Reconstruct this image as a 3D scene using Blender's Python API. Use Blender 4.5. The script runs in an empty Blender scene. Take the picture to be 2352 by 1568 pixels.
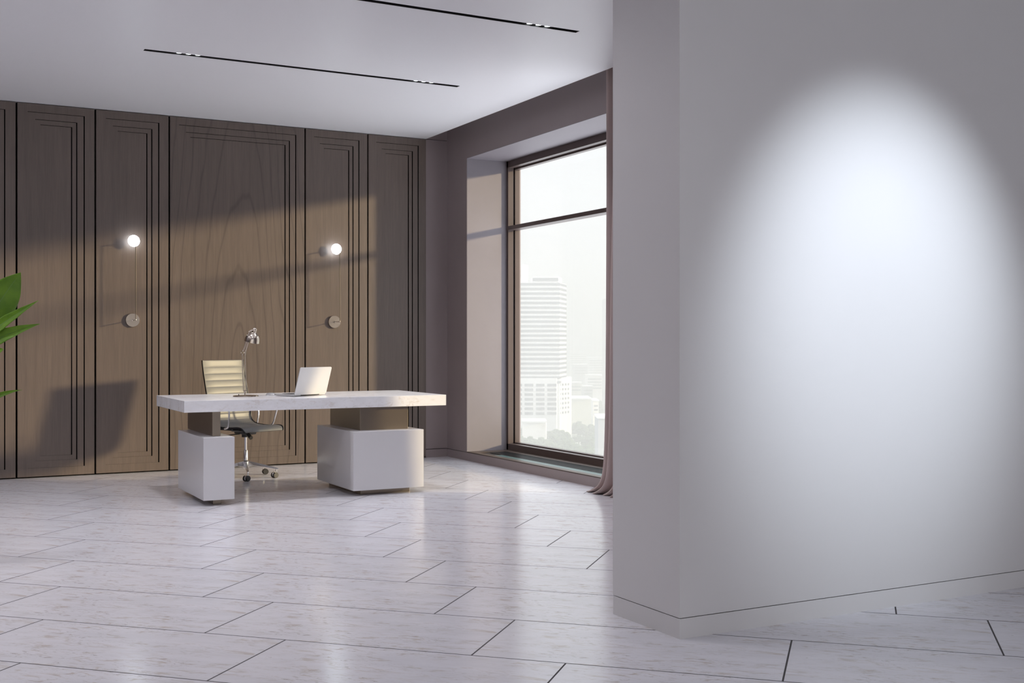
import bpy, bmesh, math, random
from mathutils import Vector, Matrix
R = math.radians
sc = bpy.context.scene
COL = sc.collection

# ------------------------------------------------------------------ camera
cd = bpy.data.cameras.new('camera'); cam = bpy.data.objects.new('camera', cd); COL.objects.link(cam)
cam.location = (0, 0, 1.2); cam.rotation_euler = (R(90), 0, R(-28.2))
cd.sensor_width = 36; cd.lens = 36*2628/2352; cd.clip_start = .05; cd.clip_end = 9000
cd.shift_y = 0.0002
sc.camera = cam

# ------------------------------------------------------------------ sky, sun, exposure
w = bpy.data.worlds.new('world'); sc.world = w; w.use_nodes = True
nt = w.node_tree; nt.nodes.clear()
wo = nt.nodes.new('ShaderNodeOutputWorld'); wb = nt.nodes.new('ShaderNodeBackground')
wr = nt.nodes.new('ShaderNodeValToRGB'); wtc = nt.nodes.new('ShaderNodeTexCoord'); wsx = nt.nodes.new('ShaderNodeSeparateXYZ')
nt.links.new(wtc.outputs['Generated'], wsx.inputs[0]); nt.links.new(wsx.outputs['Z'], wr.inputs[0])
# pale overcast sky, brighter towards the zenith than at the horizon
wr.color_ramp.elements[0].position = 0.24; wr.color_ramp.elements[0].color = (.26, .262, .267, 1)
wr.color_ramp.elements[1].position = .75; wr.color_ramp.elements[1].color = (.90, .95, 1.0, 1)
# glow added well below the horizon to brighten the ceiling through the openings
lo_ = nt.nodes.new('ShaderNodeMapRange'); nt.links.new(wsx.outputs['Z'], lo_.inputs[0])
lo_.inputs[1].default_value = -.20; lo_.inputs[2].default_value = -.55; lo_.inputs[3].default_value = 0; lo_.inputs[4].default_value = 1
wm = nt.nodes.new('ShaderNodeMix'); wm.data_type = 'RGBA'; nt.links.new(lo_.outputs[0], wm.inputs[0])
nt.links.new(wr.outputs[0], wm.inputs[6]); wm.inputs[7].default_value = (1.0, 1.02, 1.09, 1)
nt.links.new(wm.outputs[2], wb.inputs[0]); wb.inputs[1].default_value = 3.75
nt.links.new(wb.outputs[0], wo.inputs[0])
sd = bpy.data.lights.new('sun', 'SUN'); sd.energy = 5.3; sd.color = (1, .80, .49); sd.angle = R(3.2)
sun = bpy.data.objects.new('sun', sd); COL.objects.link(sun)
sun.rotation_euler = Vector((1, -.57, .216)).to_track_quat('Z', 'Y').to_euler(); sun.location = (40, -20, 12)
sc.view_settings.view_transform = 'Standard'; sc.view_settings.look = 'None'
sc.view_settings.gamma = 1; sc.view_settings.exposure = 0.0; sc.view_settings.use_curve_mapping = False
sc.cycles.volume_bounces = 3
sc.cycles.max_bounces = 8
# ceiling spotlight in front of the partition, above and right of the camera
ld = bpy.data.lights.new('partition_spot', 'SPOT'); ld.energy = 560; ld.color = (.81, .90, 1)
ld.spot_size = R(40); ld.spot_blend = 1.0; ld.shadow_soft_size = .04
lo = bpy.data.objects.new('partition_spot', ld); COL.objects.link(lo)
lo.location = (3.88, 1.2, 3.24)
lo.rotation_euler = (Vector(lo.location)-Vector((3.90, 3.74, 1.36))).to_track_quat('Z', 'Y').to_euler()

# downlights: three in the visible tracks, the others added without fixtures to brighten the hall
def downlight(x, y, e):
    l_ = bpy.data.lights.new('track_or_fill_light', 'SPOT'); l_.energy = e; l_.color = (.96, .95, 1); l_.spot_size = R(132); l_.spot_blend = 1; l_.shadow_soft_size = .12
    o_ = bpy.data.objects.new('track_or_fill_light', l_); COL.objects.link(o_); o_.location = (x, y, 3.285)
for x_ in (3.757, 1.875, 0, -1.9, -3.8):
    for y_, e_ in ((8.512, 118), (6.629, 106), (4.75, 70), (2.85, 30)):
        if x_ > 3 and y_ < 5: continue
        downlight(x_, y_, e_)

# ------------------------------------------------------------------ materials
def mat(name, col=(.5, .5, .5), rough=.5, metal=0, spec=.5, emit=None, estr=0, coat=0):
    m = bpy.data.materials.new(name); m.use_nodes = True
    b = m.node_tree.nodes['Principled BSDF']
    b.inputs['Base Color'].default_value = (*col, 1); b.inputs['Roughness'].default_value = rough
    b.inputs['Metallic'].default_value = metal; b.inputs['Specular IOR Level'].default_value = spec
    b.inputs['Coat Weight'].default_value = coat
    if emit: b.inputs['Emission Color'].default_value = (*emit, 1); b.inputs['Emission Strength'].default_value = estr
    return m
class NB:
    def __init__(s, m): s.t = m.node_tree; s.b = s.t.nodes['Principled BSDF']
    def n(s, k, **kw):
        o = s.t.nodes.new(k)
        for a, v in kw.items(): setattr(o, a, v)
        return o
    def l(s, a, b): s.t.links.new(a, b)
    def val(s, v, sock):
        if isinstance(v, (int, float)): sock.default_value = v
        else: s.l(v, sock)
    def math(s, op, a, b=0.0, c=None):
        o = s.n('ShaderNodeMath', operation=op); s.val(a, o.inputs[0]); s.val(b, o.inputs[1])
        if c is not None: s.val(c, o.inputs[2])
        return o.outputs[0]
    def pos(s): return s.n('ShaderNodeNewGeometry').outputs['Position']
    def mapping(s, v, scale=(1, 1, 1), rot=(0, 0, 0), loc=(0, 0, 0)):
        o = s.n('ShaderNodeMapping'); s.l(v, o.inputs[0])
        o.inputs['Location'].default_value = loc; o.inputs['Rotation'].default_value = rot; o.inputs['Scale'].default_value = scale
        return o.outputs[0]
    def noise(s, v, scale=5, detail=4, rough=.5, dist=0):
        o = s.n('ShaderNodeTexNoise'); s.l(v, o.inputs['Vector']); o.inputs['Scale'].default_value = scale
        o.inputs['Detail'].default_value = detail; o.inputs['Roughness'].default_value = rough; o.inputs['Distortion'].default_value = dist
        return o.outputs[0]
    def ramp(s, v, stops):
        o = s.n('ShaderNodeValToRGB'); s.l(v, o.inputs[0]); e = o.color_ramp.elements
        while len(e) < len(stops): e.new(.5)
        for k, (p, c) in enumerate(stops):
            e[k].position = p; e[k].color = (c, c, c, 1) if isinstance(c, (int, float)) else (*c, 1)
        return o.outputs[0]
    def mix(s, f, a, b, mode='MIX'):
        o = s.n('ShaderNodeMix', data_type='RGBA', blend_type=mode); s.val(f, o.inputs[0])
        for v, k in ((a, 6), (b, 7)):
            if isinstance(v, tuple): o.inputs[k].default_value = (*v, 1)
            else: s.l(v, o.inputs[k])
        return o.outputs[2]
    def bump(s, h, strength=.2, dist=.01):
        o = s.n('ShaderNodeBump'); s.l(h, o.inputs['Height']); o.inputs['Strength'].default_value = strength
        o.inputs['Distance'].default_value = dist; s.l(o.outputs[0], s.b.inputs['Normal'])

def marble_color(g, vec, base, warm, dark):
    """pale marble: sparse streaky blotches; vec already stretched so streaks run along its y"""
    a = g.noise(vec, 7.5, 9, .68, .9)
    band = g.noise(vec, 2.1, 3, .5, .4)
    vein = g.ramp(a, [(.52, 0), (.64, 1)])
    gate = g.ramp(band, [(.40, .15), (.56, 1)])
    v = g.math('MULTIPLY', vein, gate)
    cloud = g.ramp(g.noise(vec, 3.3, 5, .6, .3), [(.35, .93), (.65, 1.0)])
    c = g.mix(v, base, warm)
    b = g.noise(vec, 16, 8, .7, 1.4)
    v2 = g.math('MULTIPLY', g.ramp(b, [(.56, 0), (.70, 1)]), gate)
    c = g.mix(v2, c, dark)
    return g.mix(1.0, c, cloud, 'MULTIPLY')

def floor_material():
    m = mat('marble_floor', rough=.16, spec=.5); g = NB(m)
    p = g.n('ShaderNodeSeparateXYZ'); g.l(g.pos(), p.inputs[0])
    s = math.sqrt(.5)
    u = g.math('ADD', g.math('MULTIPLY', p.outputs[0], s), g.math('MULTIPLY', p.outputs[1], s))
    v = g.math('SUBTRACT', g.math('MULTIPLY', p.outputs[1], s), g.math('MULTIPLY', p.outputs[0], s))
    U = g.math('DIVIDE', g.math('SUBTRACT', u, 4.148-.5835*20), .5835)
    row = g.math('FLOOR', U); fu = g.math('FRACT', U)
    V = g.math('DIVIDE', g.math('SUBTRACT', v, g.math('MULTIPLY', g.math('SUBTRACT', row, 20.0), .3725)), 1.162)
    V = g.math('ADD', V, 40.0-2.577/1.162)
    fv = g.math('FRACT', V)
    lu = g.math('MULTIPLY', fu, .5835); lv = g.math('MULTIPLY', fv, 1.162)
    eu = g.math('MINIMUM', lu, g.math('SUBTRACT', .5835, lu)); ev = g.math('MINIMUM', lv, g.math('SUBTRACT', 1.162, lv))
    e = g.math('MINIMUM', eu, ev)
    joint = g.math('LESS_THAN', e, .0035)
    cb = g.n('ShaderNodeCombineXYZ')
    g.l(g.math('MULTIPLY', lu, 3.4), cb.inputs[0]); g.l(g.math('MULTIPLY', lv, 1.0), cb.inputs[1]); cb.inputs[2].default_value = 3.7
    c = marble_color(g, cb.outputs[0], (.68, .67, .71), (.52, .46, .42), (.34, .30, .27))
    c = g.mix(joint, c, (.035, .03, .032))
    g.l(c, g.b.inputs['Base Color'])
    g.l(g.math('ADD', g.math('MULTIPLY', joint, .5), .19), g.b.inputs['Roughness'])
    return m
def slab_marble():
    m = mat('marble_slab', rough=.2, spec=.45); g = NB(m)
    v = g.mapping(g.pos(), (1.6, 3.4, 3.0), (R(8), R(12), R(35)))
    g.l(marble_color(g, v, (.86, .855, .88), (.73, .69, .67), (.60, .56, .53)), g.b.inputs['Base Color'])
    return m
def wood():
    m = mat('dark_walnut', rough=.44, spec=.62); g = NB(m)
    P = g.pos()
    warp = g.noise(g.mapping(P, (1.2, 1, .35)), 1.6, 2, .5)
    ring = g.n('ShaderNodeTexWave', wave_type='RINGS', rings_direction='Y')
    g.l(g.mapping(P, (1.0, .3, .16), (0, 0, 0), (-2.86, 0, -.15)), ring.inputs['Vector'])
    ring.inputs['Scale'].default_value = 3.6; ring.inputs['Distortion'].default_value = 9.0
    ring.inputs['Detail'].default_value = 2.5; ring.inputs['Detail Scale'].default_value = .9; ring.inputs['Detail Roughness'].default_value = .45
    rr = g.ramp(ring.outputs[0], [(0, .74), (.05, .95), (.2, 1.0), (1, 1.0)])
    fine = g.ramp(g.noise(g.mapping(P, (1, 1, .03)), 170, 3, .6), [(.3, .87), (.7, 1.10)])
    mid = g.ramp(g.noise(g.mapping(P, (1, 1, .04)), 24, 3, .6), [(.3, .90), (.7, 1.08)])
    # arching grain only on the wide centre veneer, straight grain on the others
    sx = g.n('ShaderNodeSeparateXYZ'); g.l(P, sx.inputs[0])
    wide = g.math('LESS_THAN', g.math('ABSOLUTE', g.math('SUBTRACT', sx.outputs[0], 2.868)), .65)
    rr = g.mix(wide, (1.0, 1.0, 1.0), rr)
    c = g.mix(warp, (.106, .080, .069), (.139, .106, .089))
    for k in (rr, fine, mid): c = g.mix(1.0, c, k, 'MULTIPLY')
    g.l(c, g.b.inputs['Base Color'])
    return m
def plaster(name, c1, c2, rough=.7, spec=.3):
    m = mat(name, c1, rough, spec=spec); g = NB(m)
    n = g.noise(g.pos(), 2.3, 7, .6, .6)
    g.l(g.mix(n, c1, c2), g.b.inputs['Base Color'])
    g.bump(g.noise(g.pos(), 60, 4, .6), .03, .002)
    return m
M = {}
M['floor'] = floor_material(); M['slab'] = slab_marble(); M['wood'] = wood()
M['white_paint'] = plaster('satin_white_paint', (.625, .61, .61), (.635, .62, .62), .36, .35)
M['ceiling_paint'] = plaster('satin_ceiling_paint', (.82, .82, .85), (.83, .83, .86), .38, .3)
M['mauve'] = plaster('mauve_plaster', (.25, .205, .21), (.285, .238, .243), .5, .4)
M['reveal'] = plaster('light_mauve_plaster', (.205, .186, .21), (.24, .22, .24), .55, .35)
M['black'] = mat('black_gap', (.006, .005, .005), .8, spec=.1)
M['black_metal'] = mat('black_metal', (.02, .018, .018), .45)
M['frame'] = mat('brown_window_frame', (.085, .06, .055), .38)
M['bronze'] = mat('brushed_bronze', (.31, .26, .21), .32, 1)
M['lacquer'] = mat('white_lacquer', (.64, .628, .645), .22, spec=.4)
M['chrome'] = mat('chrome', (.88, .87, .88), .2, 1)
M['nickel'] = mat('polished_nickel', (.60, .53, .46), .2, 1)
M['satin_nickel'] = mat('satin_nickel', (.50, .44, .38), .32, 1)
M['dark_nickel'] = mat('dark_nickel', (.13, .115, .10), .5, 1)
M['leather'] = mat('taupe_leather', (.096, .094, .094), .42, spec=.45); M['rail'] = mat('dark_polished_rail', (.05, .05, .053), .5, 1)
M['plastic'] = mat('dark_grey_plastic', (.05, .05, .055), .5)
M['rubber'] = mat('black_rubber', (.03, .028, .03), .55)
M['alu'] = mat('silver_aluminium', (.62, .61, .61), .42, .6)
M['keys'] = mat('laptop_keys', (.04, .04, .045), .5)
M['screen'] = mat('dark_screen', (.01, .01, .012), .12)
M['curtain'] = mat('mauve_curtain', (.46, .37, .355), .75, spec=.2)
M['lamp_glow'] = mat('lit_disc', (.9, .95, 1), .4, emit=(.82, .93, 1), estr=30)
M['rear_glow'] = mat('soft_lit_rear', (.9, .95, 1), .4, emit=(.86, .93, 1), estr=9)
M['led'] = mat('lit_led', (.9, .95, 1), .4, emit=(.9, .97, 1), estr=5)
M['bars'] = mat('grille_bars', (.05, .05, .05), .35, .6)
M['teal'] = mat('painted_sky_reflection', (.075, .135, .135), .3, spec=.3)  # teal reflection of the sky put into the base color
M['sill'] = mat('brown_stone_sill', (.085, .063, .052), .42, spec=.3)
M['pot'] = mat('grey_pot', (.3, .3, .3), .5); M['soil'] = mat('dark_soil', (.03, .02, .015), .9)
def leafmat():
    m = mat('green_leaf', (.06, .16, .02), .42, spec=.3); g = NB(m)
    n = g.noise(g.pos(), 14, 3)
    g.l(g.mix(n, (.045, .115, .008), (.15, .28, .02)), g.b.inputs['Base Color'])
    g.b.inputs['Subsurface Weight'].default_value = 0
    return m
M['leaf'] = leafmat()
M['stem'] = mat('green_stem', (.10, .2, .04), .5)
def glass():
    m = bpy.data.materials.new('window_glass'); m.use_nodes = True; t = m.node_tree; t.nodes.clear()
    o = t.nodes.new('ShaderNodeOutputMaterial'); mx = t.nodes.new('ShaderNodeMixShader')
    a = t.nodes.new('ShaderNodeBsdfTransparent'); b = t.nodes.new('ShaderNodeBsdfGlossy'); b.inputs['Roughness'].default_value = .02
    a.inputs[0].default_value = (.98, .99, .99, 1); mx.inputs[0].default_value = .05
    t.links.new(a.outputs[0], mx.inputs[1]); t.links.new(b.outputs[0], mx.inputs[2]); t.links.new(mx.outputs[0], o.inputs[0])
    return m
M['glass'] = glass()

# ------------------------------------------------------------------ mesh helpers
class MB:
    def __init__(s): s.bm = bmesh.new()
    def box(s, x0, x1, y0, y1, z0, z1, bev=0, mtx=None):
        r = bmesh.ops.create_cube(s.bm, size=1)
        vs = r['verts']
        bmesh.ops.scale(s.bm, vec=(abs(x1-x0), abs(y1-y0), abs(z1-z0)), verts=vs)
        bmesh.ops.translate(s.bm, vec=((x0+x1)/2, (y0+y1)/2, (z0+z1)/2), verts=vs)
        if bev:
            es = list({e for v in vs for e in v.link_edges})
            r = bmesh.ops.bevel(s.bm, geom=es, offset=bev, segments=2, affect='EDGES', profile=.5)
            vs = list({v for f in r['faces'] for v in f.verts} | {v for v in vs if v.is_valid})
        if mtx is not None: bmesh.ops.transform(s.bm, matrix=mtx, verts=[v for v in vs if v.is_valid])
        return s
    def tube(s, pts, r, seg=12, cap=True):
        pts = [Vector(p) for p in pts]; rs = r if isinstance(r, (list, tuple)) else [r]*len(pts)
        rings = []; up = None
        for i, p in enumerate(pts):
            d = (pts[min(i+1, len(pts)-1)]-pts[max(i-1, 0)]).normalized()
            if up is None:
                up = Vector((0, 0, 1)) if abs(d.z) < .9 else Vector((1, 0, 0))
            a = d.cross(up)
            if a.length < 1e-4: a = d.cross(Vector((0, 1, 0)))
            a.normalize(); b = a.cross(d).normalized(); up = b
            rings.append([s.bm.verts.new(p+a*math.cos(t)*rs[i]+b*math.sin(t)*rs[i]) for t in [2*math.pi*k/seg for k in range(seg)]])
        for q in range(len(rings)-1):
            for k in range(seg):
                s.bm.faces.new((rings[q][k], rings[q][(k+1) % seg], rings[q+1][(k+1) % seg], rings[q+1][k]))
        if cap: s.bm.faces.new(rings[0][::-1]); s.bm.faces.new(rings[-1])
        return s
    def lathe(s, prof, seg=40, mtx=None):
        """prof: list of (radius, z)"""
        new = []; rings = []
        for r, z in prof:
            if r < 1e-6: v = [s.bm.verts.new((0, 0, z))]
            else: v = [s.bm.verts.new((r*math.cos(2*math.pi*k/seg), r*math.sin(2*math.pi*k/seg), z)) for k in range(seg)]
            rings.append(v); new += v
        for a, b in zip(rings, rings[1:]):
            for k in range(seg):
                j = (k+1) % seg
                if len(a) == 1 and len(b) == 1: continue
                if len(a) == 1: s.bm.faces.new((a[0], b[j], b[k]))
                elif len(b) == 1: s.bm.faces.new((a[k], a[j], b[0]))
                else: s.bm.faces.new((a[k], a[j], b[j], b[k]))
        if mtx is not None: bmesh.ops.transform(s.bm, matrix=mtx, verts=new)
        return s
    def prism(s, pts, z0, z1):
        a = [s.bm.verts.new((x, y, z0)) for x, y in pts]; b = [s.bm.verts.new((x, y, z1)) for x, y in pts]
        s.bm.faces.new(a[::-1]); s.bm.faces.new(b)
        for k in range(len(pts)):
            j = (k+1) % len(pts); s.bm.faces.new((a[k], a[j], b[j], b[k]))
        return s
    def build(s, name, m, parent=None, smooth=False, loc=None):
        bmesh.ops.recalc_face_normals(s.bm, faces=s.bm.faces)
        me = bpy.data.meshes.new(name); s.bm.to_mesh(me); s.bm.free()
        me.materials.append(m)
        if smooth:
            for p in me.polygons: p.use_smooth = True
            try: me.set_sharp_from_angle(angle=R(40))
            except Exception: pass
        o = bpy.data.objects.new(name, me); COL.objects.link(o)
        if parent is not None: o.parent = parent
        if loc is not None: o.location = loc
        return o
def empty(name, loc=(0, 0, 0), rz=0):
    o = bpy.data.objects.new(name, None); COL.objects.link(o); o.location = loc; o.rotation_euler = (0, 0, rz); o.empty_display_size = .1
    return o
def tag(o, label, cat, group=None, kind=None):
    o['label'] = label; o['category'] = cat
    if group: o['group'] = group
    if kind: o['kind'] = kind
    return o
def struct(o): o['kind'] = 'structure'; return o
def align(d, origin=(0, 0, 0)):
    return Matrix.Translation(Vector(origin)) @ Vector(d).to_track_quat('Z', 'Y').to_matrix().to_4x4()

# ------------------------------------------------------------------ room shell
YB, XW, ZC = 10.866, 5.062, 3.30
YR = -6.0      # open rear of the hall
XL = -6.0
PX, PY0, PY1 = 2.776, 3.747, 4.236    # partition corner
struct(MB().prism([(XL, YR), (9, YR), (9, 4.3), (XW+.62, 4.3), (XW+.62, YB+.3), (XL, YB+.3)], -.1, 0).build('floor', M['floor']))
S1 = (1.557, 4.065, 8.483, 8.541); S2 = (1.557, 4.062, 6.603, 6.655)
XE = 4.82
c = MB()
t = ZC+.22
for y0, y1 in ((YR, S2[2]), (S2[3], S1[2]), (S1[3], YB+.3)): c.box(XL, XE, y0, y1, ZC, t)
for s in (S1, S2):
    c.box(XL, s[0], s[2], s[3], ZC, t); c.box(s[1], XE, s[2], s[3], ZC, t)
c.box(XE, 9, YR, 4.6, ZC, t)
c.box(XL, 9, YR, 4.6, t, t+.1); c.box(XL, XW+.62, 4.6, YB+.3, t, t+.1)      # slab above the slots and the curtain recess
struct(c.build('ceiling', M['ceiling_paint']))
# back wall, with the mauve strip beside the wood
b = MB(); b.box(XL, 5.8, YB+.07, YB+.3, 0, t); b.box(4.8155, XW+.02, YB+.008, YB+.08, .088, ZC-.004); b.box(4.8155, XW+.02, YB+.012, YB+.08, ZC+.002, t)
struct(b.build('wall_back', M['mauve']))
struct(MB().box(4.8155, XW-.003, YB, YB+.08, 0, .082).build('baseboard_back', M['mauve']))
# window wall
WY0, WY1, WZ0, WZ1 = 7.15, 10.409, .089, 3.055
b = MB(); T = .62
b.box(XW, XW+T, WY1, YB+.05, .086, t); b.box(XW, XW+T, 4.2, WY0, .086, t)
b.box(XW, XW+T, WY0, WY1, WZ1, t)
struct(b.build('wall_right', M['mauve']))
struct(MB().box(XW-.002, XW+.4, 4.2, WY0, 0, .081).box(XW-.002, XW+.4, WY1, YB, 0, .081).box(XW-.002, XW+T, WY0, WY1, 0, .081).build('baseboard_right', M['mauve']))
struct(MB().box(XL-.3, XL, YR, YB+.3, 0, ZC).build('wall_left', M['mauve']))
# light plaster lining of the window reveal
XF = 5.515
b = MB(); b.box(XW+.0005, XF+.1, WY1-.004, WY1, WZ0, WZ1-.004); b.box(XW+.0005, XF+.1, WY0, WY0+.004, WZ0, WZ1-.004); b.box(XW+.0005, XF+.1, WY0, WY1, WZ1-.004, WZ1)
struct(b.build('trim_1', M['reveal']))
# window
win = struct(empty('window_1', (XF, (WY0+WY1)/2, WZ0)))
def wbox(n, m, boxes, par=win):
    q = MB(); lx, ly, lz = XF, (WY0+WY1)/2, WZ0
    for x0, x1, y0, y1, z0, z1 in boxes: q.box(x0-lx, x1-lx, y0-ly, y1-ly, z0-lz, z1-lz, .002)
    return q.build(n, m, par)
yb, yt = WY0+.004, WY1-.004
wbox('window_frame', M['frame'], [(XF, XF+.065, yt-.035, yt, .09, 3.05), (XF, XF+.065, yb, yb+.035, .09, 3.05), (XF, XF+.065, yb, yt, 2.985, 3.05), (XF, XF+.065, yb, yt, .09, .155)])
wbox('sash', M['frame'], [(XF+.075, XF+.13, yt-.045, yt-.028, .14, 3.0), (XF+.075, XF+.13, yb+.02, yb+.045, .14, 3.0), (XF+.075, XF+.13, yb+.02, yt-.028, 2.968, 2.99), (XF+.075, XF+.13, yb+.02, yt-.028, .14, .166)])
wbox('gasket', M['black'], [(XF+.06, XF+.08, yt-.033, yt-.002, .12, 3.02), (XF+.06, XF+.08, yb, yb+.033, .12, 3.02), (XF+.06, XF+.08, yb, yt, 2.99, 3.02), (XF+.06, XF+.08, yb, yt, .12, .15)])
wbox('transom', M['frame'], [(XF-.004, XF+.12, yb+.03, yt-.03, 2.345, 2.385)])
wbox('pane', M['glass'], [(XF+.10, XF+.106, yb+.04, yt-.04, .16, 2.34), (XF+.10, XF+.106, yb+.04, yt-.04, 2.39, 2.975)])
# sill with a convector grille let into it
sill = struct(MB().box(XW+.0, XW+.068, WY0, WY1-.004, .0815, WZ0+.001).box(XW+.36, XF+.0, WY0, WY1-.004, .0815, WZ0+.001)
              .box(XW+.068, XW+.36, WY1-.16, WY1-.004, .0815, WZ0+.001).build('window_sill', M['sill'], None))
sill.name = 'trim_2'
gr = tag(empty('floor_convector', (XW+.23, 8.75, .06)), 'dark slatted convector grille let into the brown sill below the window', 'heater grille')
MB().box(-.158, .125, WY0-8.75, WY1-.17-8.75, .0215, .0225).build('trench', M['black_metal'], gr)
MB().box(-.158, -.07, WY0-8.75, 9.95-8.75, .0235, .0285).build('teal_strip', M['teal'], gr)
q = MB(); y = WY0-8.75
while y < WY1-.18-8.75: q.box(-.068, .125, y, y+.009, .0235, .0295); y += .028
gb = q.build('grille', M['bars'], gr)

# partition, plus an unseen end wall extended to keep the sun out
b = MB(); b.box(PX, 9, PY0, PY1, .085, ZC); b.box(9, 9.3, -12, 4.4, 0, ZC); struct(b.build('wall_partition_and_sun_block', M['white_paint']))
b = MB(); b.box(PX+.001, 9, PY0+.001, PY1-.001, 0, .0815); struct(b.build('baseboard_partition', M['white_paint']))
b = MB(); b.box(PX+.008, 9, PY0+.008, PY1-.008, .081, .0855); struct(b.build('trim_3', M['black']))

# ------------------------------------------------------------------ wood wall panels
edges = [-1.70, -1.05, .256, .910, 1.564, 2.216, 3.521, 4.176, 4.815]
labels = {0: 'narrow stepped walnut wall panel farthest left, outside the photo edge', 1: 'wide stepped walnut wall panel left of the plant leaves',
 2: 'stepped dark walnut wall panel cut by the left edge of the photo, behind the plant leaves',
 3: 'narrow walnut wall panel with the blurred chair shadow low on it, just right of the plant leaves',
 4: 'narrow stepped walnut wall panel carrying the left wall lamp', 5: 'wide stepped walnut wall panel behind the desk chair, with arching grain',
 6: 'narrow stepped walnut wall panel carrying the right wall lamp behind the laptop', 7: 'rightmost narrow walnut wall panel, mostly in shade, ending at the mauve corner'}
def ring(q, x0, x1, z0, z1, wl, wr, wt, wb_, y0, y1):
    q.box(x0, x0+wl, y0, y1, z0, z1); q.box(x1-wr, x1, y0, y1, z0, z1)
    q.box(x0+wl, x1-wr, y0, y1, z1-wt, z1); q.box(x0+wl, x1-wr, y0, y1, z0, z0+wb_)
for k in range(2, 8):
    x0, x1 = edges[k]+.008, edges[k+1]-.008
    if k == 7: x1 = edges[8]
    o = empty('wood_wall_panel', ((x0+x1)/2, YB, 0)); tag(o, labels[k], 'wall panel', 'stepped walnut panels on the back wall')
    # each step leaves an open shadow gap on its right and top side, and closes up on the left and bottom
    hw = (x1-x0)/2; z0, z1 = .012, ZC-.006; G = .0095; T_ = .0035; e = .0014
    q = MB(); ring(q, -hw, hw, z0, z1, .082, .082, .071, .074, 0, .058); q.build('outer_frame', M['wood'], o)
    q = MB(); ring(q, -hw+.0825, hw-.082-G, z0+.0745, z1-.071-T_, .0615, .062-G, .062-T_, .0605, .0045, .058); q.build('middle_molding', M['wood'], o)
    q = MB(); ring(q, -hw+.1445, hw-.144-G, z0+.1355, z1-.133-T_, .0425, .043-G, .043-T_, .0425, .009, .0585); q.build('inner_molding', M['wood'], o)
    q = MB(); q.box(-hw+.1875, hw-.187-G, .0135, .0588, z0+.1785, z1-.176-T_); q.build('center_panel', M['wood'], o)
    q = MB()      # black strips standing in for shade on the step sides
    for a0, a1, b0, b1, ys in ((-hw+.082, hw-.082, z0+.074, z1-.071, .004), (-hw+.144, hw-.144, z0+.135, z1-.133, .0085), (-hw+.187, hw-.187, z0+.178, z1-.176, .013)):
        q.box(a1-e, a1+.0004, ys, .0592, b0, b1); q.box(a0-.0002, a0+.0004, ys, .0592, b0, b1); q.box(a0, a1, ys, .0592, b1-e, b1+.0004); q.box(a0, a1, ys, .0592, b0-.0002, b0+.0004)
    q.build('painted_step_shade', M['black'], o)
# rest of the panelling further left, outside the photo
q = MB().box(-5.99, .252, YB, YB+.058, .008, ZC-.006); struct(q.build('trim_4', M['wood']))
struct(MB().box(-6, 4.80, YB+.0595, YB+.068, 0, ZC).build('trim_5', M['black']))

# ------------------------------------------------------------------ recessed ceiling tracks and lamp modules
def track(s, label):
    o = tag(empty('recessed_light_track', ((s[0]+s[1])/2, (s[2]+s[3])/2, ZC)), label, 'ceiling light track', 'recessed black light tracks in the ceiling')
    hx, hy = (s[1]-s[0])/2-.0005, (s[3]-s[2])/2-.0005
    q = MB(); q.box(-hx, hx, -hy, -hy+.002, .001, .12); q.box(-hx, hx, hy-.002, hy, .001, .12); q.box(-hx, -hx+.002, -hy, hy, .001, .12); q.box(hx-.002, hx, -hy, hy, .001, .12)
    q.build('channel', M['black_metal'], o)
    MB().box(-hx, hx, -hy, hy, .12, .125).build('rail', M['black_metal'], o)
track(S1, 'shorter-looking black recessed light track across the ceiling, the one nearer the wood wall')
track(S2, 'black recessed light track leaving the top edge of the photo, nearer the camera')
def module(x, y, label):
    o = tag(empty('ceiling_spotlight', (x, y, ZC)), label, 'ceiling light', 'three-lens spotlight modules in the ceiling tracks')
    q = MB(); q.box(-.112, .112, -.022, .022, .012, .119, .001); q.build('housing', M['black_metal'], o)
    for k in (-1, 0, 1):
        MB().lathe([(.0265, .013), (.0265, .0095), (.0215, .008), (.0215, .011)], 24).build('bezel', M['black_metal'], o, True, (k*.068, 0, 0))
        MB().lathe([(.0213, .0118), (.0213, .0095), (0, .0075)], 24).build('lens', M['led'], o, True, (k*.068, 0, 0))
module(1.875, 8.512, 'lit three-lens spotlight at the left end of the farther ceiling track')
module(3.755, 8.512, 'lit three-lens spotlight at the right end of the farther ceiling track')
module(3.757, 6.629, 'lit three-lens spotlight near the end of the nearer ceiling track, by the partition')

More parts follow.
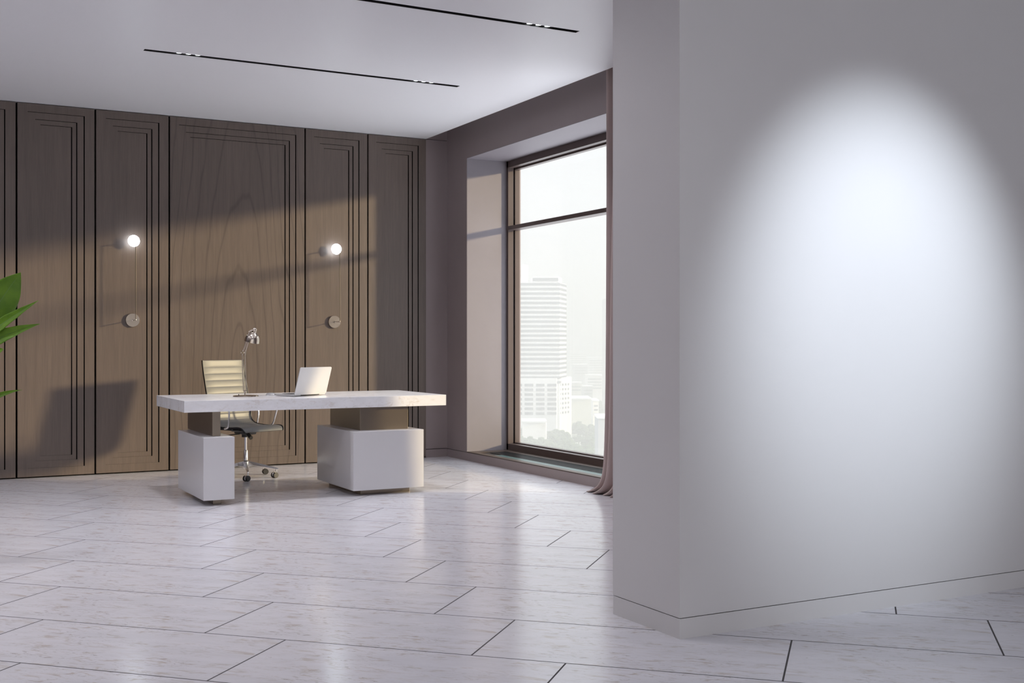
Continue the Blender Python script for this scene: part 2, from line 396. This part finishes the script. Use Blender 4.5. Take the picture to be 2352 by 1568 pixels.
# ------------------------------------------------------------------ wall lamps
def sconce(x, label, xoff):
    o = tag(empty('wall_lamp', (x, YB+.0445, 1.397)), label, 'wall lamp', 'thin two-disc metal wall lamps')
    mt = Matrix.Rotation(R(90), 4, 'X')     # local z -> world -y
    MB().lathe([(0, 0), (.060, 0), (.062, .002), (.062, .05), (.0605, .052), (0, .052)], 56, mt).build('wall_mount', M['satin_nickel'], o, True)
    MB().tube([(0, -.05, 0), (0, -.20, 0)], .0035).build('arm', M['satin_nickel'], o, True)
    MB().lathe([(0, 0), (.008, .001), (.008, .006), (0, .008)], 20, Matrix.Translation((0, -.052, 0)) @ mt).build('screw', M['nickel'], o, True)
    MB().tube([(0, -.20, -.005), (0, -.20, .728)], .0032).build('rod', M['dark_nickel'], o, True)
    MB().lathe([(0, -.006), (.006, -.005), (.0068, 0), (.006, .005), (0, .006)], 16, Matrix.Translation((0, -.20, 0))).build('joint', M['nickel'], o, True)
    MB().tube([(0, -.203, .72), (0, -.112, .72)], .0045).build('lamp_holder', M['nickel'], o, True)
    MB().lathe([(0, 0), (.044, 0), (.049, .002), (.050, .005), (0, .005)], 48, Matrix.Translation((0, -.094, .72)) @ mt).build('rear_diffuser', M['rear_glow'], o, True)
    MB().lathe([(0, .0055), (.050, .0055), (.052, .008), (.050, .012), (.040, .015), (0, .016)], 48, Matrix.Translation((0, -.094, .72)) @ mt).build('light_disc', M['lamp_glow'], o, True)
    return o
sconce(1.888, 'wall lamp with glowing disc on the left, above the gap between plant and chair', 0)
sconce(3.822, 'wall lamp with glowing disc on the right, above the laptop', 0)

# ------------------------------------------------------------------ curtain
def curtain():
    o = tag(empty('curtain', (4.93, 7.3, 0)), 'floor-length mauve curtain beside the window, pooling on the floor behind the partition', 'curtain')
    bm = bmesh.new(); NY, NZ = 150, 60; rows = []
    H = ZC+.18
    def lead(z):
        return 7.60+.055*math.exp(-z/.45)+.20*math.exp(-z/.045)+.008*math.sin(z*1.7)-.02*(z/3.3)
    for j in range(NZ+1):
        z = .004+(H-.004)*(j/NZ)**1.7
        L = lead(z); row = []
        for i in range(NY+1):
            s = i/NY; amp = .045+.02*math.exp(-z/.4)
            yy = L-s*(L-6.95)
            xx = amp*math.sin(s*46+.4*math.sin(z*1.1)+1.2)+.012*math.sin(s*21+z*.8)-.035*math.exp(-z/.08)
            row.append(bm.verts.new((xx, yy-7.3, z)))
        rows.append(row)
    for a, b in zip(rows, rows[1:]):
        for k in range(NY): bm.faces.new((a[k], a[k+1], b[k+1], b[k]))
    q = MB(); q.bm.free(); q.bm = bm
    c = q.build('drape', M['curtain'], o, True)
    md = c.modifiers.new('thickness', 'SOLIDIFY'); md.thickness = .004
    MB().tube([(0, -2.6, H+.012), (0, 3.5, H+.012)], .011).build('curtain_rail', M['black_metal'], o, True)
curtain()

# ------------------------------------------------------------------ desk
desk = tag(empty('executive_desk', (2.88, 8.97, 0)), 'large white marble-topped desk on two white lacquered pedestals with bronze necks', 'desk')
def dbox(n, m, x0, x1, y0, y1, z0, z1, bev=.0015, par=desk):
    return MB().box(x0-2.88, x1-2.88, y0-8.97, y1-8.97, z0, z1, bev).build(n, m, par)
dbox('desktop', M['slab'], 1.833, 3.930, 8.465, 9.480, .683, .768, .0015)
dbox('pedestal', M['lacquer'], 1.955, 2.182, 8.395, 9.25, .042, .50)['label'] = 'narrow white left pedestal'
dbox('pedestal', M['lacquer'], 3.107, 3.700, 8.395, 9.265, .042, .50)['label'] = 'wide white right pedestal'
dbox('neck', M['bronze'], 2.047, 2.107, 8.51, 9.33, .5005, .6825)
dbox('neck', M['bronze'], 3.212, 3.622, 8.53, 9.24, .5005, .6825)
dbox('plinth', M['bronze'], 2.047, 2.107, 8.49, 9.15, .0005, .0415)
dbox('plinth', M['bronze'], 3.200, 3.616, 8.485, 9.24, .0005, .0415)

# ------------------------------------------------------------------ laptop and mouse
th = math.atan2(.458, .889)
lap = tag(empty('laptop', (2.895, 8.821, .768), th), 'open silver laptop standing with its lid back to the camera on the marble desk', 'laptop')
# local x along the hinge, local +y towards the user
lw = .176
MB().box(-lw, lw, 0, .218, .004, .017, .003).build('base', M['alu'], lap, True)
MB().box(-lw+.02, lw-.02, .045, .15, .0172, .0185).build('keyboard', M['keys'], lap)
MB().box(-.055, .055, .155, .21, .0172, .0178).build('trackpad', M['alu'], lap)
MB().tube([(-.10, -.003, .011), (.10, -.003, .011)], .0055).build('hinge', M['plastic'], lap, True)
def rrect(w, h, r, y0, y1, mtx, n, m):
    q = MB(); pts = []
    for cx, cz, a0 in ((w-r, h-r, 0), (-w+r, h-r, 90), (-w+r, r, 180), (w-r, r, 270)):
        for k in range(7):
            a = R(a0+15*k); pts.append((cx+r*math.cos(a), cz+r*math.sin(a)))
    q.prism(pts, y0, y1); bmesh.ops.transform(q.bm, matrix=mtx @ Matrix.Rotation(R(90), 4, 'X'), verts=q.bm.verts)
    return q.build(n, m, lap)
tilt = Matrix.Translation((0, -.004, .014)) @ Matrix.Rotation(R(17), 4, 'X')
rrect(lw, .226, .012, 0, .006, tilt, 'lid', M['alu'])
rrect(lw-.006, .220, .008, -.0008, -.0002, tilt, 'screen', M['screen'])
ms = tag(MB().lathe([(0, 0), (.030, 0), (.031, .004), (.026, .012), (.014, .0175), (0, .019)], 28).build('computer_mouse', M['alu'], None, True), 'flat silver computer mouse lying on the desk left of the laptop', 'mouse')
ms.location = (2.665, 9.10, .7682); ms.scale = (1.0, 1.75, 1); ms.rotation_euler = (0, 0, th+.1)

# ------------------------------------------------------------------ desk lamp
dl = tag(empty('desk_lamp', (2.41, 8.932, .768)), 'polished metal swing-arm lamp on the desk in front of the chair', 'desk lamp')
CR = Vector((.8813, -.4726, 0)); CF = Vector((.4726, .8813, 0)); UP = Vector((0, 0, 1))   # right, away, up of the lamp plane
def L(a, b, z): return CR*a+CF*b+UP*z
MB().lathe([(0, .0005), (.097, .0005), (.0985, .003), (.0975, .008), (.09, .0105), (0, .012)], 56).build('base', M['nickel'], dl, True)
MB().lathe([(0, .010), (.004, .010), (.004, .019), (.003, .021), (0, .021)], 12, Matrix.Translation(L(-.048, -.03, 0))).build('switch', M['plastic'], dl, True)
MB().tube([L(-.006, 0, .010), L(-.006, 0, .05)], [.006, .005]).box(-.006, .006, -.012, .012, .03, .05, .001, Matrix.Translation(L(-.006, 0, 0))).build('pivot', M['nickel'], dl, True)
q = MB()
J = L(-.018, 0, .345)
q.tube([L(-.017, 0, .042), L(-.029, 0, .335)], .0036); q.tube([L(.005, 0, .042), L(-.006, 0, .335)], .0036)
q.tube([L(-.006, 0, .05), L(-.017, 0, .32)], .0018); q.build('lower_arm', M['nickel'], dl, True)
q = MB(); q.tube([J+L(-.020, 0, .0), J+L(.014, 0, .0)], .0055); q.tube([J+L(-.011, 0, -.02), J+L(-.006, 0, .022)], .007); q.tube([J+L(.012, 0, -.02), J+L(.017, 0, .022)], .006)
q.tube([J+L(-.003, -.012, 0), J+L(-.003, .012, 0)], .008); q.build('elbow', M['nickel'], dl, True)
K = L(.050, -.025, .522)
q = MB(); q.tube([J+L(-.004, 0, .01), K+L(-.016, 0, -.01)], .0036); q.tube([J+L(.016, 0, .01), K+L(.000, 0, -.014)], .0036); q.tube([J+L(.006, 0, .02), K+L(-.008, 0, -.02)], .0018)
q.build('upper_arm', M['nickel'], dl, True)
ax = L(-.24, .16, -.95).normalized()   # the way the shade opens
q = MB(); q.tube([K+L(-.018, 0, -.012), K+L(.008, 0, .004)], .006); q.tube([K+L(.004, 0, .002), K+L(.018, .03, .002)], .0055); q.build('head_joint', M['nickel'], dl, True)
top = K+L(.020, .030, .014)
prof = [(0, -.006), (.010, -.004), (.0165, .003), (.0175, .012), (.0150, .016), (.0165, .022), (.0165, .030), (.022, .036), (.036, .046), (.047, .060), (.0535, .078), (.0565, .098), (.0575, .103),
        (.0560, .103), (.0520, .078), (.0455, .061), (.034, .048), (.012, .040), (0, .040)]
prof = [(r_*1.08, z_*1.05) for r_, z_ in prof]
MB().lathe(prof, 56, align(ax, top)).build('shade', M['nickel'], dl, True)
MB().lathe([(0, .042), (.010, .044), (.014, .058), (.024, .075), (.018, .090), (0, .097)], 24, align(ax, top)).build('bulb', M['lacquer'], dl, True)

# ------------------------------------------------------------------ office chair
ch = tag(empty('office_chair', (2.70, 10.01, 0), R(-156.4)), 'taupe ribbed leather swivel chair with chrome frame behind the desk', 'office chair')
back_p = [(-.315, 1.035), (-.308, .98), (-.292, .90), (-.268, .80), (-.242, .70), (-.222, .62), (-.212, .56)]
seat_p = [(-.212, .56), (-.205, .52), (-.185, .487), (-.15, .468), (-.10, .458), (0, .452), (.10, .455), (.17, .460), (.215, .455), (.24, .440), (.252, .42)]
def curve(p, n):
    P = [Vector((0, a, b)) for a, b in p]; out = []
    segs = len(P)-1
    for k in range(n+1):
        u = k/n*segs; i = min(int(u), segs-1); f = u-i
        a = P[max(i-1, 0)]; b = P[i]; c_ = P[i+1]; d = P[min(i+2, segs)]
        out.append(.5*((2*b)+(-a+c_)*f+(2*a-5*b+4*c_-d)*f*f+(-a+3*b-3*c_+d)*f**3))
    return out
def arclen(c_): 
    s = [0]
    for a, b in zip(c_, c_[1:]): s.append(s[-1]+(b-a).length)
    return s
def cushion(p, n, hw, pitch, name, wide=None):
    c_ = curve(p, n); s = arclen(c_); q = MB(); bm = q.bm; front, rear = [], []
    for k, P in enumerate(c_):
        d = (c_[min(k+1, n)]-c_[max(k-1, 0)]).normalized(); nrm = Vector((0, -d.z, d.y))
        if nrm.y+nrm.z < 0: nrm = -nrm
        f = (s[k]/pitch) % 1
        puff = .0045*(max(0, math.sin(math.pi*f))**.22)+.005
        h = hw if wide is None else hw*(1-wide*(k/n)**6)
        fr, re = [], []
        for i in range(9):
            x = -h+2*h*i/8; e = 1 if 0 < i < 8 else .25
            fr.append(bm.verts.new(P+Vector((x, 0, 0))+nrm*puff*e)); re.append(bm.verts.new(P+Vector((x, 0, 0))-nrm*puff*e*.6))
        front.append(fr); rear.append(re)
    for G in (front, rear):
        for a, b in zip(G, G[1:]):
            for i in range(8): bm.faces.new((a[i], a[i+1], b[i+1], b[i]))
    for a, b, e, f in zip(front, front[1:], rear, rear[1:]):
        bm.faces.new((a[0], b[0], f[0], e[0])); bm.faces.new((a[8], b[8], f[8], e[8]))
    for i in range(8):
        bm.faces.new((front[0][i], front[0][i+1], rear[0][i+1], rear[0][i])); bm.faces.new((front[-1][i], front[-1][i+1], rear[-1][i+1], rear[-1][i]))
    return q.build(name, M['leather'], ch, True)
cushion(back_p, 128, .222, .0605, 'backrest')
cushion(seat_p, 128, .222, .0605, 'seat', .10)
for sx in (-1, 1):
    pts = curve(back_p, 24)+curve(seat_p, 36)[1:]
    q = MB(); bm = q.bm; prev = None
    for k, P in enumerate(pts):
        d = (pts[min(k+1, len(pts)-1)]-pts[max(k-1, 0)]).normalized(); nrm = Vector((0, -d.z, d.y))
        taper = 1 if k < len(pts)-10 else 1-.10*((k-len(pts)+10)/10)**2
        x0 = sx*.222*taper; x1 = sx*.2285*taper
        r_ = [bm.verts.new(Vector((x, 0, 0))+P+nrm*o_) for x, o_ in ((x0, -.009), (x1, -.009), (x1, .007), (x0, .007))]
        if prev:
            for i in range(4): bm.faces.new((prev[i], prev[(i+1) % 4], r_[(i+1) % 4], r_[i]))
        else: bm.faces.new(r_)
        prev = r_
    bm.faces.new(prev); q.build('side_rail', M['rail'], ch)
    arm = [(-.150, .455), (-.140, .475), (-.138, .53), (-.15, .61), (-.145, .655), (-.12, .675), (-.05, .683), (.06, .685), (.10, .672), (.112, .64), (.105, .58), (.085, .50), (.065, .462), (.02, .446)]
    ap = curve(arm, 52)
    MB().tube([Vector((sx*(.242+.022*min(1, max(0, (p.z-.45)/.15))), p.y, p.z)) for p in ap], .0085, 10).build('armrest', M['chrome'], ch, True)
q = MB()
q.tube([(-.225, -.12, .44), (-.10, -.06, .425), (.10, -.06, .425), (.225, -.12, .44)], .009); q.tube([(-.225, .10, .435), (-.08, .04, .42), (.08, .04, .42), (.225, .10, .435)], .009)
q.build('cross_bar', M['plastic'], ch, True)
q = MB(); q.box(-.05, .05, -.10, .09, .385, .425, .01); q.tube([(0, 0, .36), (0, 0, .39)], .034, 20); q.build('tilt_mechanism', M['plastic'], ch, True)
q = MB(); q.tube([(.03, .05, .405), (.045, .13, .36)], [.015, .018], 14); q.build('tension_knob', M['rubber'], ch, True)
MB().tube([(.0, -.02, .39), (.14, -.03, .385), (.24, -.03, .37)], [.004, .0045, .007], 8).build('lever', M['rubber'], ch, True)
MB().tube([(0, 0, .22), (0, 0, .37)], .014, 20).build('gas_lift', M['chrome'], ch, True)
MB().lathe([(0, .08), (.024, .08), (.030, .095), (.031, .145), (.026, .15), (.0215, .155), (.0195, .24), (.016, .245), (.0, .245)], 32).build('sleeve', M['chrome'], ch, True)
aw = R(-156.4)
for k, (ang, sw) in enumerate(((259, 215), (331, 200), (40, 0), (108, 340), (187, 250))):
    a = R(ang)-aw; d = Vector((math.cos(a), math.sin(a), 0)); n = Vector((-d.y, d.x, 0))
    q = MB(); bm = q.bm; prev = None
    for t_, w_, zt, zb in ((.015, .020, .150, .095), (.08, .017, .138, .104), (.18, .013, .114, .090), (.265, .010, .092, .073), (.29, .007, .084, .072)):
        c0 = d*t_; r_ = [bm.verts.new(c0+n*w_+UP*(zb+.006)), bm.verts.new(c0+n*w_*.55+UP*zt), bm.verts.new(c0-n*w_*.55+UP*zt), bm.verts.new(c0-n*w_+UP*(zb+.006)), bm.verts.new(c0+UP*zb)]
        if prev:
            for i in range(5): bm.faces.new((prev[i], prev[(i+1) % 5], r_[(i+1) % 5], r_[i]))
        else: bm.faces.new(r_[::-1])
        prev = r_
    bm.faces.new(prev); q.build('base_leg', M['chrome'], ch, False)
    P = d*.272; s_ = R(sw)-aw; sv = Vector((math.cos(s_), math.sin(s_), 0)); sn = Vector((-sv.y, sv.x, 0)); cpt = P+sv*.018
    q = MB(); q.tube([P+UP*.05, P+UP*.08], .006, 10); q.tube([cpt-sn*.007+UP*.030, cpt+sn*.007+UP*.030], .0235, 20)
    ca = q.build('caster', M['chrome'], ch, True)
    for sg in (-1, 1):
        MB().tube([cpt+sn*sg*.008+UP*.0262, cpt+sn*sg*.012+UP*.0262, cpt+sn*sg*.024+UP*.0262], [.0255, .026, .024], 24).build('wheel', M['rubber'], ca, True)

# ------------------------------------------------------------------ plant at the left edge
pl = tag(empty('potted_plant', (.214, 6.92, 0)), 'green leafy plant reaching in at the left edge of the photo', 'plant')
MB().lathe([(0, 0), (.14, 0), (.15, .01), (.185, .40), (.19, .41), (.175, .41), (.17, .37), (0, .37)], 40).build('pot', M['pot'], pl, True)
MB().lathe([(0, .372), (.168, .372), (.10, .385), (0, .39)], 24).build('soil', M['soil'], pl, True)
def leaf(tip, base, width, curl=.03, side=None, fold=.25, shape=.55):
    """tip/base in camera-right, away, height offsets from the pot centre"""
    B = L(*base); Tp = L(*tip); q = MB(); bm = q.bm; n = 28; m_ = 6
    mid = (B+Tp)/2+UP*curl*2
    def bez(t_): return B*(1-t_)**2+mid*2*t_*(1-t_)+Tp*t_*t_
    sd_ = Vector(L(*side)) if side else CF
    rows = []
    for k in range(n+1):
        t_ = k/n; P = bez(t_); d = (bez(min(1, t_+.02))-bez(max(0, t_-.02))).normalized()
        s_ = (sd_-d*sd_.dot(d)).normalized(); nn = d.cross(s_).normalized()
        wv = width*(math.sin(math.pi*min(1, t_**shape)) if t_ < 1 else 0)
        wv = max(wv, .001)
        row = []
        for i in range(-m_, m_+1):
            u = i/m_
            row.append(bm.verts.new(P+s_*wv*u+nn*(abs(u)*fold*wv+.05*wv*math.sin(k*1.1+i*.6)*abs(u))))
        rows.append(row)
    for a, b in zip(rows, rows[1:]):
        for i in range(2*m_): bm.faces.new((a[i], a[i+1], b[i+1], b[i]))
    o = q.build('leaf', M['leaf'], pl, True)
    md = o.modifiers.new('thickness', 'SOLIDIFY'); md.thickness = .0015
    MB().tube([bez(k/12)-UP*.0015 for k in range(12)], [.003*(1-k/13)+.0006 for k in range(12)], 6).build('midrib', M['stem'], o, True)
    root = Vector((B.x*.08, B.y*.08, .375))
    MB().tube([root, root.lerp(B, .5)+UP*.12, B], [.009, .007, .004], 8).build('stem', M['stem'], pl, True)
# px (column,row) on the photo at 6.2 m: right = (px+130)/424, height = 1.2-(row-784)/424
leaf((.42, 0, 1.575), (.15, .05, 1.19), .088, .02, (.75, .35, -.45), .2, 1.05)
leaf((.515, 0, 1.423), (.16, -.02, 1.17), .036, .01, (-.5, .3, .8), .25, .62)
leaf((.515, .02, 1.297), (.14, -.05, 1.12), .044, .02, (-.3, .3, .9), .25, .62)
leaf((.372, -.1, 1.160), (.04, -.1, 1.02), .060, .01, (-.2, .3, .95), .15, 1.5)
leaf((.385, .1, .934), (.12, .12, .83), .018, .02, (-.4, .3, .85), .3, .62)
leaf((-.40, .1, 1.45), (-.15, .05, 1.1), .07, .02, (.1, .8, .5), .3, .62)
leaf((-.10, .30, 1.62), (-.03, .10, 1.15), .075, .02, (1, 0, 0), .3, .62)
leaf((.02, -.38, 1.30), (0, -.14, 1.0), .07, .02, (1, 0, 0), .3, .62)

# ------------------------------------------------------------------ the city outside
GZ = -75.0
CS, CC = math.sin(R(28.2)), math.cos(R(28.2))
def far(r, d): return (CS*d+CC*r, CC*d-CS*r)      # r metres right of the line of sight, d metres away
def fmat(n, c_): return mat(n, c_, .8, spec=.2)
M['concrete'] = fmat('white_concrete', (.82, .81, .80)); M['dark_win'] = fmat('grey_window_glass', (.10, .11, .13))
M['tree'] = fmat('tree_green', (.07, .11, .04)); M['roof_w'] = fmat('white_roof', (.85, .85, .83)); M['beige'] = fmat('beige_render', (.62, .62, .52))
M['greyb'] = fmat('grey_cladding', (.35, .36, .40))
def groundmat():
    m = mat('city_ground', rough=.9); g = NB(m)
    n = g.noise(g.pos(), .012, 8, .65, .5)
    c_ = g.ramp(n, [(.35, (.10, .14, .07)), (.48, (.20, .22, .14)), (.54, (.5, .48, .45)), (.62, (.7, .66, .62)), (.75, (.3, .3, .3))])
    g.l(c_, g.b.inputs['Base Color']); return m
M['ground'] = groundmat()
a, b_, c2, d2 = far(-500, 420), far(900, 420), far(2600, 5200), far(-2200, 5200)
struct(MB().prism([a, b_, c2, d2], GZ-2, GZ).build('city_ground', M['ground'])).name = 'floor_city_ground'

def tower():
    bx = far(35.7, 860)
    o = tag(empty('office_tower', (bx[0], bx[1], GZ)), 'tall pale office tower with horizontal window bands seen through the window', 'building')
    def W(r, d): x, y = far(r, d); return (x-bx[0], y-bx[1])
    def plan(g=0, r0=-25, rc=35.7, dc=860): return [W(r0-g, dc-g), W(rc+g*.6, dc-g), W(rc+6.4+g, dc+30), W(r0-g, dc+60)]
    zt = lambda y: 1.2+(784.5-y)*860/2628-GZ
    MB().prism(plan(), 0, zt(648)).prism([W(15.2, 861), W(34.6, 861), W(38.6, 885), W(15, 900)], zt(648), zt(634)).prism([W(-25, 866), W(8.0, 866), W(12.5, 880), W(-25, 900)], zt(648), zt(605)).build('walls', M['concrete'], o)
    for k in range(22):
        y = 652+k*10.72
        MB().prism(plan(.35), zt(y+3.3), zt(y-2.2)).build('window_band', M['dark_win'], o)
    MB().prism([W(15.6, 860.3), W(34.9, 860.3), W(34.9, 862), W(15.6, 862)], zt(645), zt(638)).build('window_band', M['dark_win'], o)
    for y in (622, 631): MB().prism([W(-24, 865.4), W(6.6, 865.4), W(6.6, 867), W(-24, 867)], zt(y+2.5), zt(y-2.5)).build('window_band', M['dark_win'], o)
    MB().prism([W(-25, 858.5), W(33.2, 858.5), W(46, 882), W(46, 900), W(-25, 900)], 0, zt(868)).build('podium', M['concrete'], o)
    for j in range(7):
        y = 884+j*10.8
        for x0, x1 in ((1178, 1199), (1205, 1224.5), (1231, 1250.5), (1257, 1278)):
            r0, r1 = (x0-1176)*858.5/2628, (x1-1176)*858.5/2628
            MB().prism([W(r0, 858.0), W(r1, 858.0), W(r1, 859), W(r0, 859)], zt(y+3), zt(y-3)).build('window', M['dark_win'], o)
        for f in (.2, .38, .56, .74):
            q0 = (33.2+12.8*f, 858.5+23.5*f); q1 = (33.2+12.8*(f+.06), 858.5+23.5*(f+.06))
            MB().prism([W(q0[0]+.4, q0[1]-.3), W(q1[0]+.4, q1[1]-.3), W(q1[0]-.4, q1[1]+.4), W(q0[0]-.4, q0[1]+.4)], zt(y+2.5), zt(y-2.5)).build('window', M['dark_win'], o)
tower()
def block(px0, px1, ytop, d, depth, m, label, bands=0, name='building', win=None):
    r0, r1 = (px0-1176)*d/2628, (px1-1176)*d/2628; base = far((r0+r1)/2, d)
    zt = 1.2+(784.5-ytop)*d/2628-GZ
    o = tag(empty(name, (base[0], base[1], GZ)), label, 'building')
    W = lambda r, dd: tuple(a_-b__ for a_, b__ in zip(far(r, dd), base))
    MB().prism([W(r0, d), W(r1, d+depth*.1), W(r1+depth*.05, d+depth), W(r0, d+depth)], 0, zt).build('walls', m, o)
    MB().prism([W(r0-.4, d-.4), W(r1+.4, d-.4), W(r1+.4, d+depth), W(r0-.4, d+depth)], zt, zt+1.0).build('roof', M['roof_w'], o)
    for k in range(bands):
        z = zt-3.0-3.6*k
        if z < 2: break
        MB().prism([W(r0+1, d-.2), W(r1-1, d-.2), W(r1-1, d+.8), W(r0+1, d+.8)], z-1.6, z).build('window_band', M['dark_win'], o)
    return o
block(1390, 1440, 685, 1150, 40, M['greyb'], 'slim hazy high-rise at the right edge of the window view, beside the curtain', 24)
block(1335, 1420, 772, 2300, 80, M['greyb'], 'faint wide block on the horizon right of the tower')
block(1368, 1376, 762, 2420, 30, M['greyb'], 'faint narrow tower poking above the wide horizon block')
block(1308, 1345, 808, 1900, 60, M['concrete'], 'low white block just right of the tower, far away', 5)
block(1352, 1400, 822, 1700, 60, M['concrete'], 'long white block below the horizon near the curtain', 6)
block(1318, 1350, 838, 1500, 40, M['greyb'], 'grey low-rise beside the tower at mid height', 3)
block(1348, 1384, 863, 1350, 40, M['concrete'], 'white terraced low-rise with open decks', 4)
block(1306, 1336, 880, 1250, 30, M['beige'], 'small beige low-rise touching the tower edge', 2)
block(1340, 1362, 888, 1220, 25, M['greyb'], 'small grey low-rise between the beige and the white houses', 2)
block(1307, 1358, 917, 960, 45, M['beige'], 'cream hall with white flat roof at the foot of the tower')
block(1362, 1376, 922, 1012, 45, M['concrete'], 'narrow white wing beside the cream hall', 3)
block(1374, 1402, 961, 600, 25, M['greyb'], 'plain grey building low at the right edge of the window view')
block(1200, 1254, 970, 800, 28, M['concrete'], 'low white-roofed pavilion among the trees below the tower')
# trees: one canopy, many places
rnd = random.Random(4)
def canopy():
    q = MB(); r_ = random.Random(8)
    for k in range(46):
        a_ = r_.random()*6.28; rr = r_.random()**.6*3.6; z_ = 4.2+r_.random()*(5.2-rr*.7); s_ = .7+r_.random()*1.0
        v = bmesh.ops.create_icosphere(q.bm, subdivisions=1, radius=s_)['verts']
        for w_ in v: w_.co *= 1+.6*(r_.random()-.5)
        bmesh.ops.translate(q.bm, vec=(rr*math.cos(a_), rr*math.sin(a_), z_), verts=v)
    q.tube([(0, 0, 0), (0, 0, 5)], [.5, .35], 8)
    return q.build('tree', M['tree'], None, False)
proto = None
for k in range(220):
    d = rnd.uniform(690, 1250) if k < 185 else rnd.uniform(1250, 2200); px = rnd.uniform(1180, 1388)
    r_ = (px-1176)*d/2628
    if k % 6 == 0: d = rnd.uniform(830, 850); px = rnd.uniform(1183, 1300); r_ = (px-1176)*d/2628
    if 855 < d < 915 and px < 1320: d -= 90; r_ = (px-1176)*d/2628
    if 790 < d < 835 and 1190 < px < 1262: d -= 50; r_ = (px-1176)*d/2628
    if 950 < d < 1030 and 1300 < px: d -= 120; r_ = (px-1176)*d/2628
    x, y = far(r_, d)
    if proto is None: proto = canopy(); o = proto
    else: o = proto.copy(); COL.objects.link(o)
    o.location = (x, y, GZ); s_ = rnd.uniform(.7, 1.2); o.scale = (s_*1.2, s_*1.2, s_); o.rotation_euler = (0, 0, rnd.random()*6)
    tag(o, 'hazy green tree far below the window', 'tree', 'trees around the foot of the towers')
# haze over the city
m = bpy.data.materials.new('city_haze'); m.use_nodes = True; t_ = m.node_tree; t_.nodes.clear()
oo = t_.nodes.new('ShaderNodeOutputMaterial'); vs = t_.nodes.new('ShaderNodeVolumeScatter')
vs.inputs['Color'].default_value = (1, 1, 1, 1); vs.inputs['Density'].default_value = .00097; vs.inputs['Anisotropy'].default_value = 0
va = t_.nodes.new('ShaderNodeVolumeAbsorption'); va.inputs['Color'].default_value = (0, 0, 0, 1); va.inputs['Density'].default_value = .00098
vj = t_.nodes.new('ShaderNodeAddShader'); t_.links.new(vs.outputs[0], vj.inputs[0]); t_.links.new(va.outputs[0], vj.inputs[1]); t_.links.new(vj.outputs[0], oo.inputs['Volume'])
hz = MB().prism([far(-60, 150), far(90, 150), far(420, 2700), far(-120, 2700)], GZ+.3, 70).build('haze', m)
tag(hz, 'pale haze hanging over the city', 'haze', kind='stuff')
